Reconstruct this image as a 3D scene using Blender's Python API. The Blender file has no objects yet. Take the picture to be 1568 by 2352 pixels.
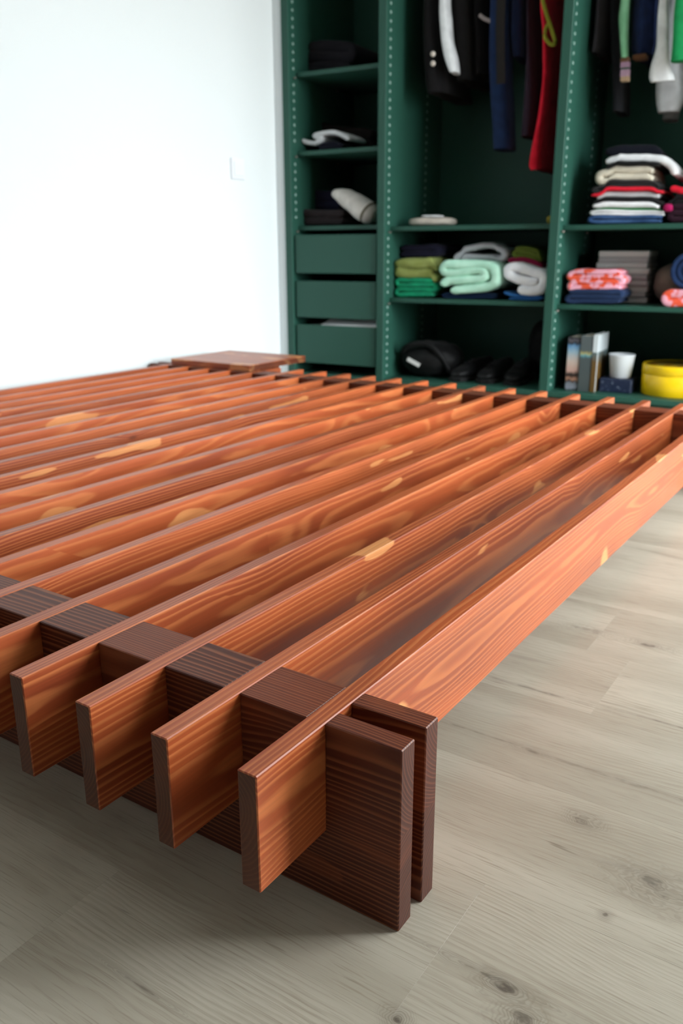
import bpy, bmesh, math, random
from mathutils import Vector, Matrix, noise as mnoise

# ------------------------------------------------------------------ camera, light, exposure
scene = bpy.context.scene
C = bpy.context.collection
random.seed(7)

F_PX, YAW, PITCH, ROLL = 1939.44, 0.5891, 0.3013, -0.0038
CAM = Vector((0.4016, -0.5715, 0.6244))
_cy, _sy = math.cos(YAW), math.sin(YAW)
_fw = Vector((-_sy * math.cos(PITCH), _cy * math.cos(PITCH), -math.sin(PITCH)))
_rt = Vector((_cy, _sy, 0)); _up = _rt.cross(_fw)
_c, _s = math.cos(ROLL), math.sin(ROLL)
RT = _c * _rt + _s * _up; UP = -_s * _rt + _c * _up; FW = _fw

cam_d = bpy.data.cameras.new('camera')
cam_d.sensor_fit = 'VERTICAL'; cam_d.sensor_height = 36.0
cam_d.lens = F_PX / 2352 * 36.0
cam_d.clip_start = 0.02
cam_d.dof.use_dof = True
cam_d.dof.focus_distance = 0.86
cam_d.dof.aperture_fstop = 7.0
cam = bpy.data.objects.new('camera', cam_d); C.objects.link(cam)
M = Matrix((RT, UP, -FW)).transposed().to_4x4(); M.translation = CAM
cam.matrix_world = M
scene.camera = cam

scene.view_settings.view_transform = 'Standard'
scene.view_settings.look = 'None'
scene.view_settings.gamma = 1.0
scene.view_settings.use_curve_mapping = False
scene.view_settings.exposure = 0.30
scene.cycles.use_denoising = True
scene.cycles.max_bounces = 6
scene.cycles.use_adaptive_sampling = True
scene.cycles.adaptive_threshold = 0.03
scene.cycles.caustics_reflective = False
scene.cycles.caustics_refractive = False
scene.cycles.diffuse_bounces = 4
scene.cycles.glossy_bounces = 2

SKY = 22.0
world = bpy.data.worlds.new('overcast_sky'); scene.world = world
world.use_nodes = True
wt = world.node_tree; wt.nodes.clear()
_o = wt.nodes.new('ShaderNodeOutputWorld'); _b = wt.nodes.new('ShaderNodeBackground')
_tc = wt.nodes.new('ShaderNodeTexCoord'); _sp = wt.nodes.new('ShaderNodeSeparateXYZ')
_r = wt.nodes.new('ShaderNodeValToRGB')
_r.color_ramp.elements[0].position = 0.0; _r.color_ramp.elements[0].color = (0.30, 0.30, 0.29, 1)
_r.color_ramp.elements[1].position = 0.03; _r.color_ramp.elements[1].color = (0.90, 0.97, 1.0, 1)
wt.links.new(_tc.outputs['Generated'], _sp.inputs[0]); wt.links.new(_sp.outputs['Z'], _r.inputs[0])
wt.links.new(_r.outputs[0], _b.inputs['Color']); _b.inputs['Strength'].default_value = SKY
wt.links.new(_b.outputs[0], _o.inputs['Surface'])

ROOM_X0, ROOM_X1, ROOM_Y0, ROOM_Y1, ROOM_Z = -2.10, 2.1, -4.6, 3.43, 2.6
WIN = (1.35, 3.35, 0.06, 2.30)          # window opening in the right wall: y0, y1, z0, z1
def portal(name, y0, y1, z0, z1):
    ld = bpy.data.lights.new(name, 'AREA'); ld.shape = 'RECTANGLE'
    ld.size = z1 - z0; ld.size_y = y1 - y0; ld.cycles.is_portal = True
    o = bpy.data.objects.new(name, ld); C.objects.link(o)
    o.location = (ROOM_X1 + 0.10, (y0 + y1) / 2, (z0 + z1) / 2)
    o.rotation_euler = (0, math.radians(90), 0)
portal('window_right_offscreen', *WIN)

# ------------------------------------------------------------------ pixel -> place helpers
def ray(px, py):
    return RT * ((px - 784) / F_PX) + UP * (-(py - 1176) / F_PX) + FW
AX, AY, TH, D0 = -1.5540, 2.7254, 0.0707, 0.037
TU = Vector((math.cos(TH), math.sin(TH), 0)); TW = Vector((-math.sin(TH), math.cos(TH), 0))
ORI = Vector((AX, AY, 0)) - TW * D0              # wardrobe frame: u along the front, w into the depth
def W3(u, w, z): return ORI + TU * u + TW * w + Vector((0, 0, z))
def uz(px, py, w):
    d = ray(px, py); o = ORI + TW * w
    k = (o - CAM).dot(TW) / d.dot(TW); P = CAM + d * k
    return (P - ORI).dot(TU), P.z

# ------------------------------------------------------------------ node helpers
def lin(r, g, b):
    f = lambda v: (v / 255 / 12.92) if v / 255 <= 0.04045 else ((v / 255 + 0.055) / 1.055) ** 2.4
    return (f(r), f(g), f(b), 1.0)

class NT:
    def __init__(s, name):
        s.m = bpy.data.materials.new(name); s.m.use_nodes = True
        s.t = s.m.node_tree; s.t.nodes.clear()
        s.out = s.t.nodes.new('ShaderNodeOutputMaterial'); s.p = s.t.nodes.new('ShaderNodeBsdfPrincipled')
        s.t.links.new(s.p.outputs[0], s.out.inputs[0])
    def n(s, k): return s.t.nodes.new(k)
    def set(s, sock, v):
        if isinstance(v, bpy.types.NodeSocket): s.t.links.new(v, sock)
        else: sock.default_value = v
    def math(s, op, a, b=0.0, c=0.0, clamp=False):
        n = s.n('ShaderNodeMath'); n.operation = op; n.use_clamp = clamp
        s.set(n.inputs[0], a); s.set(n.inputs[1], b); s.set(n.inputs[2], c); return n.outputs[0]
    def vec(s, x, y, z):
        n = s.n('ShaderNodeCombineXYZ')
        for i, v in enumerate((x, y, z)): s.set(n.inputs[i], v)
        return n.outputs[0]
    def sep(s, v):
        n = s.n('ShaderNodeSeparateXYZ'); s.set(n.inputs[0], v); return n.outputs
    def noise(s, v, scale=1.0, detail=2.0, rough=0.5, col=False):
        n = s.n('ShaderNodeTexNoise'); s.set(n.inputs['Vector'], v)
        n.inputs['Scale'].default_value = scale; n.inputs['Detail'].default_value = detail
        n.inputs['Roughness'].default_value = rough
        return n.outputs['Color' if col else 'Fac']
    def voronoi(s, v, scale=1.0, feature='F1'):
        n = s.n('ShaderNodeTexVoronoi'); n.feature = feature; s.set(n.inputs['Vector'], v)
        n.inputs['Scale'].default_value = scale; return n.outputs
    def mix(s, f, a, b, mode='MIX'):
        n = s.n('ShaderNodeMix'); n.data_type = 'RGBA'; n.blend_type = mode
        s.set(n.inputs[0], f); s.set(n.inputs[6], a); s.set(n.inputs[7], b); return n.outputs[2]
    def step(s, v, a, b):      # smooth map a..b -> 0..1
        n = s.n('ShaderNodeMapRange'); n.interpolation_type = 'SMOOTHSTEP'
        s.set(n.inputs[0], v); n.inputs[1].default_value = a; n.inputs[2].default_value = b; return n.outputs[0]
    def ramp(s, v, stops, interp='LINEAR'):
        n = s.n('ShaderNodeValToRGB'); s.set(n.inputs[0], v); cr = n.color_ramp; cr.interpolation = interp
        while len(cr.elements) < len(stops): cr.elements.new(0.5)
        for e, (p, c) in zip(cr.elements, stops): e.position = p; e.color = c
        return n.outputs[0]
    def obj(s): return s.n('ShaderNodeTexCoord').outputs['Object']
    def rnd(s): return s.n('ShaderNodeObjectInfo').outputs['Random']
    def bump(s, h, strength, dist):
        n = s.n('ShaderNodeBump'); n.inputs['Strength'].default_value = strength; n.inputs['Distance'].default_value = dist
        s.set(n.inputs['Height'], h); s.t.links.new(n.outputs[0], s.p.inputs['Normal'])
    def done(s, col, rough, spec=0.5):
        s.set(s.p.inputs['Base Color'], col); s.set(s.p.inputs['Roughness'], rough)
        s.p.inputs['Specular IOR Level'].default_value = spec; return s.m

def stained_wood(name, dark, mid, light, gold, ringf=230.0, line=0.55, patch=0.6, knots=True, rough=0.36, end=0.42, spread=0.075, pith=(0.018, 0.05), zoff=0.11, spec=0.5):
    """softwood board under a red-brown stain; the board's length is local X"""
    n = NT(name); x, y, z = n.sep(n.obj()); r = n.rnd()
    r2 = n.math('FRACT', n.math('MULTIPLY', r, 7.31)); r3 = n.math('FRACT', n.math('MULTIPLY', r, 17.77))
    ox = n.math('ADD', x, n.math('MULTIPLY', r, 37.0))
    warp = n.noise(n.vec(n.math('MULTIPLY', ox, 0.9), n.math('MULTIPLY', y, 2.0), n.math('MULTIPLY', z, 1.5)), 1.3, 1.0)
    wob = n.noise(n.vec(n.math('MULTIPLY', ox, 7.0), n.math('MULTIPLY', y, 22.0), n.math('MULTIPLY', z, 22.0)), 1.0, 2.0)
    # knots: sparse cells on the wide face
    kv = n.voronoi(n.vec(n.math('MULTIPLY', ox, 3.2), 0.0, n.math('ADD', n.math('MULTIPLY', z, 9.0), n.math('MULTIPLY', r, 9.0))), 1.0)
    kd, kc = kv['Distance'], kv['Color']
    kr = n.sep(kc)
    on = n.math('GREATER_THAN', kr[0], 0.45)
    kbump = n.math('MULTIPLY', n.math('EXPONENT', n.math('MULTIPLY', n.math('MULTIPLY', kd, kd), -22.0)), on)
    yc = n.math('ADD', n.math('MULTIPLY', r2, pith[1]), pith[0])
    zc = n.math('MULTIPLY', n.math('SUBTRACT', r3, 0.5), zoff)
    dy = n.math('ADD', n.math('SUBTRACT', y, yc), n.math('MULTIPLY', n.math('SUBTRACT', warp, 0.5), 0.03))
    dz = n.math('ADD', n.math('SUBTRACT', z, zc), n.math('MULTIPLY', n.math('SUBTRACT', warp, 0.5), spread))
    d = n.math('SQRT', n.math('ADD', n.math('MULTIPLY', dy, dy), n.math('MULTIPLY', dz, dz)))
    d = n.math('ADD', d, n.math('MULTIPLY', n.math('SUBTRACT', wob, 0.5), 0.0035))
    d = n.math('ADD', d, n.math('MULTIPLY', kbump, 0.010))
    uneven = n.noise(n.vec(n.math('MULTIPLY', d, 95.0), r, n.math('MULTIPLY', ox, 0.4)), 1.0, 1.0)   # good and lean years
    d2 = n.math('ADD', d, n.math('MULTIPLY', uneven, 0.007))
    ring = n.math('FRACT', n.math('MULTIPLY', d2, ringf))
    rl = n.math('MULTIPLY', n.step(ring, 0.38, 0.80), n.math('SUBTRACT', 1.0, n.step(ring, 0.84, 1.0)))
    # pale sapwood tongues with a crisp outline that follow the grain
    pm = n.noise(n.vec(n.math('MULTIPLY', ox, 4.2), n.math('MULTIPLY', y, 9.0), n.math('ADD', n.math('MULTIPLY', z, 15.0), n.math('MULTIPLY', d, 18.0))), 1.0, 1.5)
    patchv = n.math('MULTIPLY', n.step(pm, 0.655, 0.672), n.math('SUBTRACT', 1.0, n.math('MULTIPLY', n.step(ring, 0.1, 0.5), 0.35)))
    tone = n.noise(n.vec(n.math('MULTIPLY', ox, 1.3), n.math('MULTIPLY', y, 6.0), n.math('MULTIPLY', z, 6.0)), 1.7, 2.0)
    base = n.mix(n.step(n.math('ADD', tone, n.math('MULTIPLY', n.math('SUBTRACT', r3, 0.5), 0.35)), 0.28, 0.72), dark, mid)
    lined = n.mix(n.math('MULTIPLY', rl, line), base, light)
    col = n.mix(n.math('MULTIPLY', patchv, patch), lined, gold)
    fib = n.noise(n.vec(n.math('MULTIPLY', ox, 9.0), n.math('MULTIPLY', y, 420.0), n.math('MULTIPLY', z, 420.0)), 1.0, 2.0)
    fv = n.math('ADD', 0.78, n.math('MULTIPLY', fib, 0.44))
    col = n.mix(1.0, col, n.vec(fv, fv, fv), 'MULTIPLY')
    if knots:
        kk = n.math('MULTIPLY', n.math('SUBTRACT', 1.0, n.step(kd, 0.035, 0.085)), on)
        kh = n.math('MULTIPLY', n.math('SUBTRACT', 1.0, n.step(kd, 0.05, 0.26)), on)
        col = n.mix(n.math('MULTIPLY', kh, 0.35), col, dark)
        col = n.mix(n.math('MULTIPLY', kk, 0.75), col, tuple(c * 0.35 for c in dark[:3]) + (1,))
    # end grain drinks more stain
    g = n.n('ShaderNodeNewGeometry'); vt = n.n('ShaderNodeVectorTransform')
    vt.vector_type = 'NORMAL'; vt.convert_from = 'WORLD'; vt.convert_to = 'OBJECT'
    n.t.links.new(g.outputs['Normal'], vt.inputs[0])
    nv = n.sep(vt.outputs[0]); nx = n.math('ABSOLUTE', nv[0])
    col = n.mix(n.step(nx, 0.75, 0.95), col, n.mix(1.0, col, (end, end * 0.93, end * 0.98, 1), 'MULTIPLY'))
    n.bump(n.math('ADD', n.math('MULTIPLY', rl, 0.5), n.math('MULTIPLY', fib, 0.5)), 0.10, 0.0005)
    rg = n.math('ADD', rough - 0.04, n.math('MULTIPLY', fib, 0.10))
    return n.done(col, rg, spec)

MAT = {}
MAT['slat'] = stained_wood('stained_slat_wood', lin(132, 57, 30), lin(174, 84, 43), lin(212, 128, 74), lin(238, 168, 104), ringf=225, line=0.5, patch=0.7, end=0.26)
MAT['beam'] = stained_wood('dark_stained_beam_wood', lin(74, 27, 12), lin(102, 43, 21), lin(176, 106, 68), lin(150, 74, 38),
                           ringf=240, line=0.38, patch=0.3, rough=0.46, end=0.5, spread=0.03, pith=(0.045, 0.05), zoff=0.22, spec=0.35)

def floor_wood(knots=(), name='pale_oak_floor'):
    n = NT(name); x, y, z = n.sep(n.obj()); r = n.rnd()
    wx, wy, wz = n.sep(n.n('ShaderNodeNewGeometry').outputs['Position'])
    r2 = n.math('FRACT', n.math('MULTIPLY', r, 7.31)); r3 = n.math('FRACT', n.math('MULTIPLY', r, 17.77))
    ox = n.math('ADD', x, n.math('MULTIPLY', r, 53.0))
    warp = n.noise(n.vec(n.math('MULTIPLY', ox, 1.5), n.math('MULTIPLY', y, 3.0), r), 1.0, 1.5)
    wob = n.noise(n.vec(n.math('MULTIPLY', ox, 9.0), n.math('MULTIPLY', y, 40.0), r), 1.0, 3.0)
    blot = 0.5 if not knots else n.noise(n.vec(n.math('MULTIPLY', wx, 34.0), n.math('MULTIPLY', wy, 60.0), 0.0), 1.0, 2.0)
    # knots that the boards carry: x, y, length, width, darkness
    kb, kd_, kh_ = 0.0, 0.0, 0.0
    for kx, ky, ka, kw, kdark in knots:
        ex = n.math('DIVIDE', n.math('SUBTRACT', wx, kx), ka); ey = n.math('DIVIDE', n.math('SUBTRACT', wy, ky), kw)
        dd = n.math('SQRT', n.math('ADD', n.math('MULTIPLY', ex, ex), n.math('MULTIPLY', ey, ey)))
        dd = n.math('ADD', dd, n.math('ADD', n.math('MULTIPLY', n.math('SUBTRACT', wob, 0.5), 1.0), n.math('MULTIPLY', n.math('SUBTRACT', blot, 0.5), 3.0)))
        kb = n.math('ADD', kb, n.math('MULTIPLY', n.math('EXPONENT', n.math('MULTIPLY', n.math('MULTIPLY', dd, dd), -0.22)), kw * 0.9))
        kd_ = n.math('MAXIMUM', kd_, n.math('MULTIPLY', n.math('SUBTRACT', 1.0, n.step(dd, 0.35, 1.15)), kdark))
        curl = n.math('FRACT', n.math('MULTIPLY', dd, 2.6))
        curl = n.math('ADD', 0.45, n.math('MULTIPLY', n.math('MULTIPLY', n.step(curl, 0.2, 0.6), n.math('SUBTRACT', 1.0, n.step(curl, 0.7, 0.95))), 0.75))
        kh_ = n.math('MAXIMUM', kh_, n.math('MULTIPLY', n.math('MULTIPLY', n.math('SUBTRACT', 1.0, n.step(dd, 0.6, 4.2)), kdark), curl))
    dy = n.math('ADD', n.math('ADD', y, n.math('MULTIPLY', n.math('SUBTRACT', r2, 0.5), 0.16)),
                n.math('MULTIPLY', n.math('SUBTRACT', warp, 0.5), 0.16))
    d = n.math('SQRT', n.math('ADD', n.math('MULTIPLY', dy, dy), 0.0010))
    d = n.math('ADD', d, n.math('ADD', kb, n.math('MULTIPLY', n.math('SUBTRACT', wob, 0.5), 0.010)))
    ring = n.math('FRACT', n.math('MULTIPLY', d, 190.0))
    rl = n.math('MULTIPLY', n.step(ring, 0.2, 0.8), n.math('SUBTRACT', 1.0, n.step(ring, 0.85, 1.0)))
    gm = n.noise(n.vec(n.math('MULTIPLY', ox, 2.0), n.math('MULTIPLY', y, 14.0), r), 1.0, 2.0)
    tone = n.noise(n.vec(n.math('MULTIPLY', ox, 1.2), n.math('MULTIPLY', y, 9.0), r), 1.0, 3.0)
    pore = n.noise(n.vec(n.math('MULTIPLY', ox, 20.0), n.math('ADD', n.math('MULTIPLY', y, 760.0), n.math('MULTIPLY', d, 200.0)), r), 1.0, 2.0)
    a = n.mix(n.step(tone, 0.3, 0.7), lin(164, 155, 139), lin(186, 178, 162))
    tint = n.math('ADD', 0.96, n.math('MULTIPLY', r3, 0.07))
    a = n.mix(1.0, a, n.vec(tint, tint, tint), 'MULTIPLY')
    a = n.mix(n.math('MULTIPLY', rl, n.math('MULTIPLY', n.step(gm, 0.3, 0.75), 0.30)), a, lin(134, 119, 100))
    a = n.mix(n.math('MULTIPLY', n.step(pore, 0.52, 0.72), 0.45), a, lin(128, 114, 96))
    # grey mineral streaks
    st = n.noise(n.vec(n.math('MULTIPLY', ox, 3.0), n.math('ADD', n.math('MULTIPLY', y, 30.0), n.math('MULTIPLY', warp, 8.0)), r), 1.0, 4.0)
    a = n.mix(n.math('MULTIPLY', n.step(st, 0.62, 0.78), 0.5), a, lin(124, 115, 104))
    fl_ = n.noise(n.vec(n.math('MULTIPLY', ox, 12.0), n.math('MULTIPLY', y, 130.0), r), 1.0, 2.0)
    a = n.mix(n.math('MULTIPLY', n.step(fl_, 0.70, 0.80), 0.55), a, lin(104, 92, 78))
    if knots: a = n.mix(n.math('MULTIPLY', kh_, 0.5), a, lin(112, 101, 88))
    if knots:
        kt = n.noise(n.vec(n.math('MULTIPLY', ox, 70.0), n.math('MULTIPLY', y, 130.0), r), 1.0, 3.0)
        a = n.mix(n.math('MULTIPLY', kd_, n.math('ADD', 0.35, n.math('MULTIPLY', n.step(kt, 0.38, 0.6), 0.5))), a, lin(78, 68, 58))
    n.bump(n.math('ADD', pore, n.math('MULTIPLY', rl, 0.3)), 0.12, 0.0005)
    return n.done(a, n.math('ADD', 0.40, n.math('MULTIPLY', pore, 0.14)), 0.4)
def on_floor(px, py):
    d = ray(px, py); k = -CAM.z / d.z; P = CAM + d * k; return P.x, P.y
KNOTS = [on_floor(px, py) + q for px, py, q in (
    (1340, 1886, (0.010, 0.007, 0.8)), (1510, 2040, (0.020, 0.013, 0.75)), (1160, 2272, (0.012, 0.006, 1.0)), (1195, 2345, (0.010, 0.008, 0.9)),
    (912, 2342, (0.006, 0.005, 1.0)), (1490, 1482, (0.016, 0.006, 0.8)), (1350, 1446, (0.022, 0.010, 0.45)), (1215, 1722, (0.014, 0.004, 0.6)),
    (1390, 2100, (0.003, 0.003, 0.9)), (450, 1850, (0.03, 0.016, 0.35)),
    (1120, 1690, (0.055, 0.0016, 0.55)), (1530, 1662, (0.05, 0.0016, 0.85)), (1220, 1582, (0.06, 0.0022, 0.6)), (1130, 2245, (0.03, 0.003, 0.7)), (1420, 1790, (0.12, 0.004, 0.35)), (330, 2270, (0.03, 0.002, 0.6)))]
MAT['floor'] = floor_wood()

def paint(name, col, rough=0.6, amp=0.03, spec=0.4, bscale=60.0):
    n = NT(name); v = n.noise(n.obj(), 3.0, 3.0)
    f = n.math('ADD', 1.0 - amp, n.math('MULTIPLY', v, 2 * amp))
    c = n.mix(1.0, col, n.vec(f, f, f), 'MULTIPLY')
    n.bump(n.noise(n.obj(), bscale, 2.0), 0.05, 0.001)
    return n.done(c, rough, spec)
def fabric(name, col, col2=None, rough=0.92, weave=900.0, amp=0.18):
    n = NT(name); o = n.obj()
    v = n.noise(o, 22.0, 3.0); c = n.mix(n.step(v, 0.3, 0.7), col, col2 or tuple(k * (1 - amp) for k in col[:3]) + (1,))
    n.bump(n.math('ADD', n.noise(o, weave, 2.0), n.math('MULTIPLY', n.noise(o, 60.0, 2.0), 1.2)), 0.35, 0.002)
    n.p.inputs['Sheen Weight'].default_value = 0.04
    return n.done(c, rough, 0.2)
MAT['wall'] = paint('white_wall_paint', lin(220, 226, 228), 0.85, 0.01, 0.2)
MAT['ceiling'] = paint('white_ceiling_paint', lin(236, 237, 236), 0.9, 0.01, 0.2)
MAT['green'] = paint('dark_green_lacquer', lin(38, 80, 68), 0.5, 0.03, 0.3)
MAT['green_hole'] = paint('bare_hole_lining', lin(150, 178, 170), 0.6, 0.05)
MAT['steel'] = paint('shelf_pin_steel', lin(150, 140, 135), 0.35, 0.02)
MAT['steel'].node_tree.nodes['Principled BSDF'].inputs['Metallic'].default_value = 0.8
MAT['frame'] = paint('white_window_frame', lin(235, 235, 232), 0.45, 0.01)
MAT['plastic'] = paint('white_switch_plastic', lin(226, 230, 236), 0.35, 0.01)

# ------------------------------------------------------------------ mesh helpers
def tag(o, label=None, cat=None, group=None, kind=None):
    for k, v in (('label', label), ('category', cat), ('group', group), ('kind', kind)):
        if v: o[k] = v
    return o
def link(name, me, mat=None, parent=None, loc=(0, 0, 0), rz=0.0):
    o = bpy.data.objects.new(name, me); C.objects.link(o)
    if me is not None and mat is not None and len(me.materials) == 0: me.materials.append(mat)
    o.location = loc; o.rotation_euler = (0, 0, rz)
    if parent: o.parent = parent
    return o
def empty(name, loc=(0, 0, 0), rz=0.0):
    o = bpy.data.objects.new(name, None); C.objects.link(o); o.location = loc; o.rotation_euler = (0, 0, rz)
    o.empty_display_size = 0.05; return o
def to_mesh(bm, name, smooth=False):
    bmesh.ops.recalc_face_normals(bm, faces=bm.faces)
    me = bpy.data.meshes.new(name); bm.to_mesh(me); bm.free()
    if smooth:
        for p in me.polygons: p.use_smooth = True
    return me
_bc = {}
def box_mesh(dx, dy, dz, bev=0.001, key='', flush=0):
    k = (round(dx, 5), round(dy, 5), round(dz, 5), bev, key, flush)
    if k in _bc: return _bc[k]
    bm = bmesh.new(); bmesh.ops.create_cube(bm, size=1.0)
    bmesh.ops.scale(bm, vec=(dx, dy, dz), verts=bm.verts)
    if bev: bmesh.ops.bevel(bm, geom=[e for e in bm.edges if not flush or any(v.co.z * flush < 0 for v in e.verts)], offset=bev, segments=1, affect='EDGES', profile=0.5)
    _bc[k] = to_mesh(bm, 'board'); return _bc[k]
def box(name, x0, x1, y0, y1, z0, z1, mat, parent=None, bev=0.001, key=''):
    """axis-aligned block in its parent's frame"""
    return link(name, box_mesh(x1 - x0, y1 - y0, z1 - z0, bev, key or mat.name), mat, parent,
                ((x0 + x1) / 2, (y0 + y1) / 2, (z0 + z1) / 2))
def spline(pts, per=8, closed=False):
    out = []; n = len(pts)
    for i in range(n if closed else n - 1):
        g = lambda j: pts[j % n] if closed else pts[max(0, min(n - 1, j))]
        p0, p1, p2, p3 = g(i - 1), g(i), g(i + 1), g(i + 2)
        for k in range(per):
            t = k / per
            out.append(tuple(0.5 * (2 * b + (c - a) * t + (2 * a - 5 * b + 4 * c - d) * t * t + (3 * b - a - 3 * c + d) * t ** 3)
                             for a, b, c, d in zip(p0, p1, p2, p3)))
    if not closed: out.append(tuple(pts[-1]))
    return out
def tube_bm(bm, pts, rad, seg=8):
    rings = []; n = len(pts); P = [Vector(p) for p in pts]
    for i, p in enumerate(P):
        t = (P[min(i + 1, n - 1)] - P[max(i - 1, 0)]).normalized()
        a = t.cross(Vector((0, 0, 1)))
        if a.length < 1e-3: a = t.cross(Vector((1, 0, 0)))
        a.normalize(); b = t.cross(a)
        r = rad[i] if isinstance(rad, (list, tuple)) else rad
        rings.append([bm.verts.new(p + a * (r * math.cos(q)) + b * (r * math.sin(q))) for q in [2 * math.pi * k / seg for k in range(seg)]])
    for A, B in zip(rings, rings[1:]):
        for k in range(seg): bm.faces.new((A[k], A[(k + 1) % seg], B[(k + 1) % seg], B[k]))
    bm.faces.new(rings[0]); bm.faces.new(rings[-1][::-1])
def tube(name, pts, rad, mat, parent=None, seg=8, loc=(0, 0, 0), rz=0.0):
    bm = bmesh.new(); tube_bm(bm, pts, rad, seg); return link(name, to_mesh(bm, name, True), mat, parent, loc, rz)
def lathe(name, prof, mat, parent=None, seg=40, loc=(0, 0, 0)):
    bm = bmesh.new(); rings = []
    for r, z in prof:
        rings.append([bm.verts.new((max(r, 1e-4) * math.cos(2 * math.pi * k / seg), max(r, 1e-4) * math.sin(2 * math.pi * k / seg), z)) for k in range(seg)])
    for A, B in zip(rings, rings[1:]):
        for k in range(seg): bm.faces.new((A[k], A[(k + 1) % seg], B[(k + 1) % seg], B[k]))
    bm.faces.new(rings[0]); bm.faces.new(rings[-1])
    me = to_mesh(bm, name, True); o = link(name, me, mat, parent, loc); return o

# ------------------------------------------------------------------ the room
fl = box('floor', ROOM_X0 - 0.2, ROOM_X1 + 0.2, ROOM_Y0 - 0.2, ROOM_Y1 + 0.2, -0.15, -0.0095, MAT['floor'], bev=0); tag(fl, kind='structure')
PW, PL = 0.1937, 1.38
fixed = {-1: -0.2045, 0: 0.1255, 3: 0.109}          # rows whose end joints show in the photograph
row0 = -0.088 - PW * 18
nrow = int((ROOM_Y1 - row0) / PW) + 1
prng = random.Random(3)
_off = fl.location.copy()
for i in range(nrow):
    k = i - 18
    y0 = row0 + i * PW; y1 = min(y0 + PW, ROOM_Y1)
    y0c = max(y0, ROOM_Y0)
    if y1 - y0c < 0.02: continue
    joint = fixed.get(k, prng.uniform(-0.9, 0.5)) if k not in (1, 2) else {1: 0.92, 2: -0.55}[k]
    a = joint - PL * math.ceil((joint - ROOM_X0) / PL)
    while a < ROOM_X1:
        x0, x1 = max(a, ROOM_X0), min(a + PL, ROOM_X1)
        if x1 - x0 > 0.02:
            near = [q for q in KNOTS if x0 - 3 * q[2] < q[0] < x1 + 3 * q[2] and y0c - 4 * q[3] < q[1] < y1 + 4 * q[3]]
            fm = floor_wood(near, 'knotty_oak_floor') if near else MAT['floor']
            o = box('plank', x0, x1, y0c, y1, -0.009, 0.0, fm, None, 0.00012)
            o.location -= _off; o.parent = fl
        a += PL
def wall(name, x0, x1, y0, y1, z0, z1, m): return tag(box(name, x0, x1, y0, y1, z0, z1, MAT[m], bev=0), kind='structure')
wall('wall_left', ROOM_X0 - 0.15, ROOM_X0, ROOM_Y0 - 0.15, ROOM_Y1 + 0.15, -0.01, ROOM_Z, 'wall')
wall('wall_back', ROOM_X0, ROOM_X1, ROOM_Y1, ROOM_Y1 + 0.15, -0.01, ROOM_Z, 'wall')
wall('wall_front', ROOM_X0, ROOM_X1, ROOM_Y0 - 0.15, ROOM_Y0, -0.01, ROOM_Z, 'wall')
wall('ceiling', ROOM_X0 - 0.15, ROOM_X1 + 0.15, ROOM_Y0 - 0.15, ROOM_Y1 + 0.15, ROOM_Z, ROOM_Z + 0.15, 'ceiling')
def right_wall():
    bm = bmesh.new(); y0, y1, z0, z1 = WIN
    for a, b, c, d in ((ROOM_Y0 - 0.15, y0, -0.01, ROOM_Z), (y1, ROOM_Y1 + 0.15, -0.01, ROOM_Z), (y0, y1, -0.01, z0), (y0, y1, z1, ROOM_Z)):
        r = bmesh.ops.create_cube(bm, size=1.0)
        bmesh.ops.scale(bm, vec=(0.2, b - a, d - c), verts=r['verts'])
        bmesh.ops.translate(bm, vec=(ROOM_X1 + 0.1, (a + b) / 2, (c + d) / 2), verts=r['verts'])
    return tag(link('wall_right', to_mesh(bm, 'wall_right'), MAT['wall']), kind='structure')
right_wall()
wn = tag(empty('window_1', (ROOM_X1 + 0.06, WIN[0], WIN[2])), kind='structure')
ww, wh, ft = WIN[1] - WIN[0], WIN[3] - WIN[2], 0.06
for a, b, c, d in ((0, ft, 0, wh), (ww - ft, ww, 0, wh), (ft, ww - ft, 0, ft), (ft, ww - ft, wh - ft, wh), (ww / 3 - .03, ww / 3 + .03, ft, wh - ft), (2 * ww / 3 - .03, 2 * ww / 3 + .03, ft, wh - ft)):
    box('window_frame', -0.03, 0.03, a, b, c, d, MAT['frame'], wn, 0.003)

# added white strip that hides the shadowed gap between wall and wardrobe
gap_cover = box('gap_cover_1', -0.548, -0.5055, 0.006, 0.026, 0.0, 2.32, MAT['wall'], None, 0.0008)
gap_cover.location = W3(*gap_cover.location); gap_cover.rotation_euler = (0, 0, TH); tag(gap_cover, kind='structure')
# light switch on the white wall
sw = tag(empty('light_switch', (ROOM_X0, 2.385, 0.953)), 'small white square light switch on the bare white wall', 'light switch')
box('switch_plate', 0.0, 0.008, -0.042, 0.042, -0.042, 0.042, MAT['plastic'], sw, 0.002)
box('rocker', 0.006, 0.012, -0.029, 0.029, -0.029, 0.029, MAT['plastic'], sw, 0.0015)

# ------------------------------------------------------------------ the bed
S, T, HS, PT, GAP, EXT, OVH, H, LB = 0.1045, 0.0213, 0.1199, 0.0243, 0.0213, 0.1017, 0.0831, 0.199, 1.7974
BW = 2 * PT + GAP; NS = 20; JZ = 0.107
bed = tag(empty('platform_bed', (-(NS - 1) * S / 2, 0.93, 0)), 'low slatted wooden bed frame in reddish-brown stain on pale floor', 'bed')
BO = Vector(bed.location)
def board(name, length, thick, height, mat, cx, cy, cz, along='x', bev=0.0011, key='', flush=0):
    me = box_mesh(length, thick, height, bev, key or mat.name, flush)
    return link(name, me, mat, bed, Vector((cx, cy, cz)) - BO, 0.0 if along == 'x' else math.pi / 2)
SL = 2 * EXT + LB + BW
for k in range(NS):
    board('slat', SL, T, HS, MAT['slat'], -k * S - T / 2, -EXT + SL / 2, H - HS / 2 + 0.0006, 'y')
XL, XR = -(NS - 1) * S - T - OVH, OVH
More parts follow.
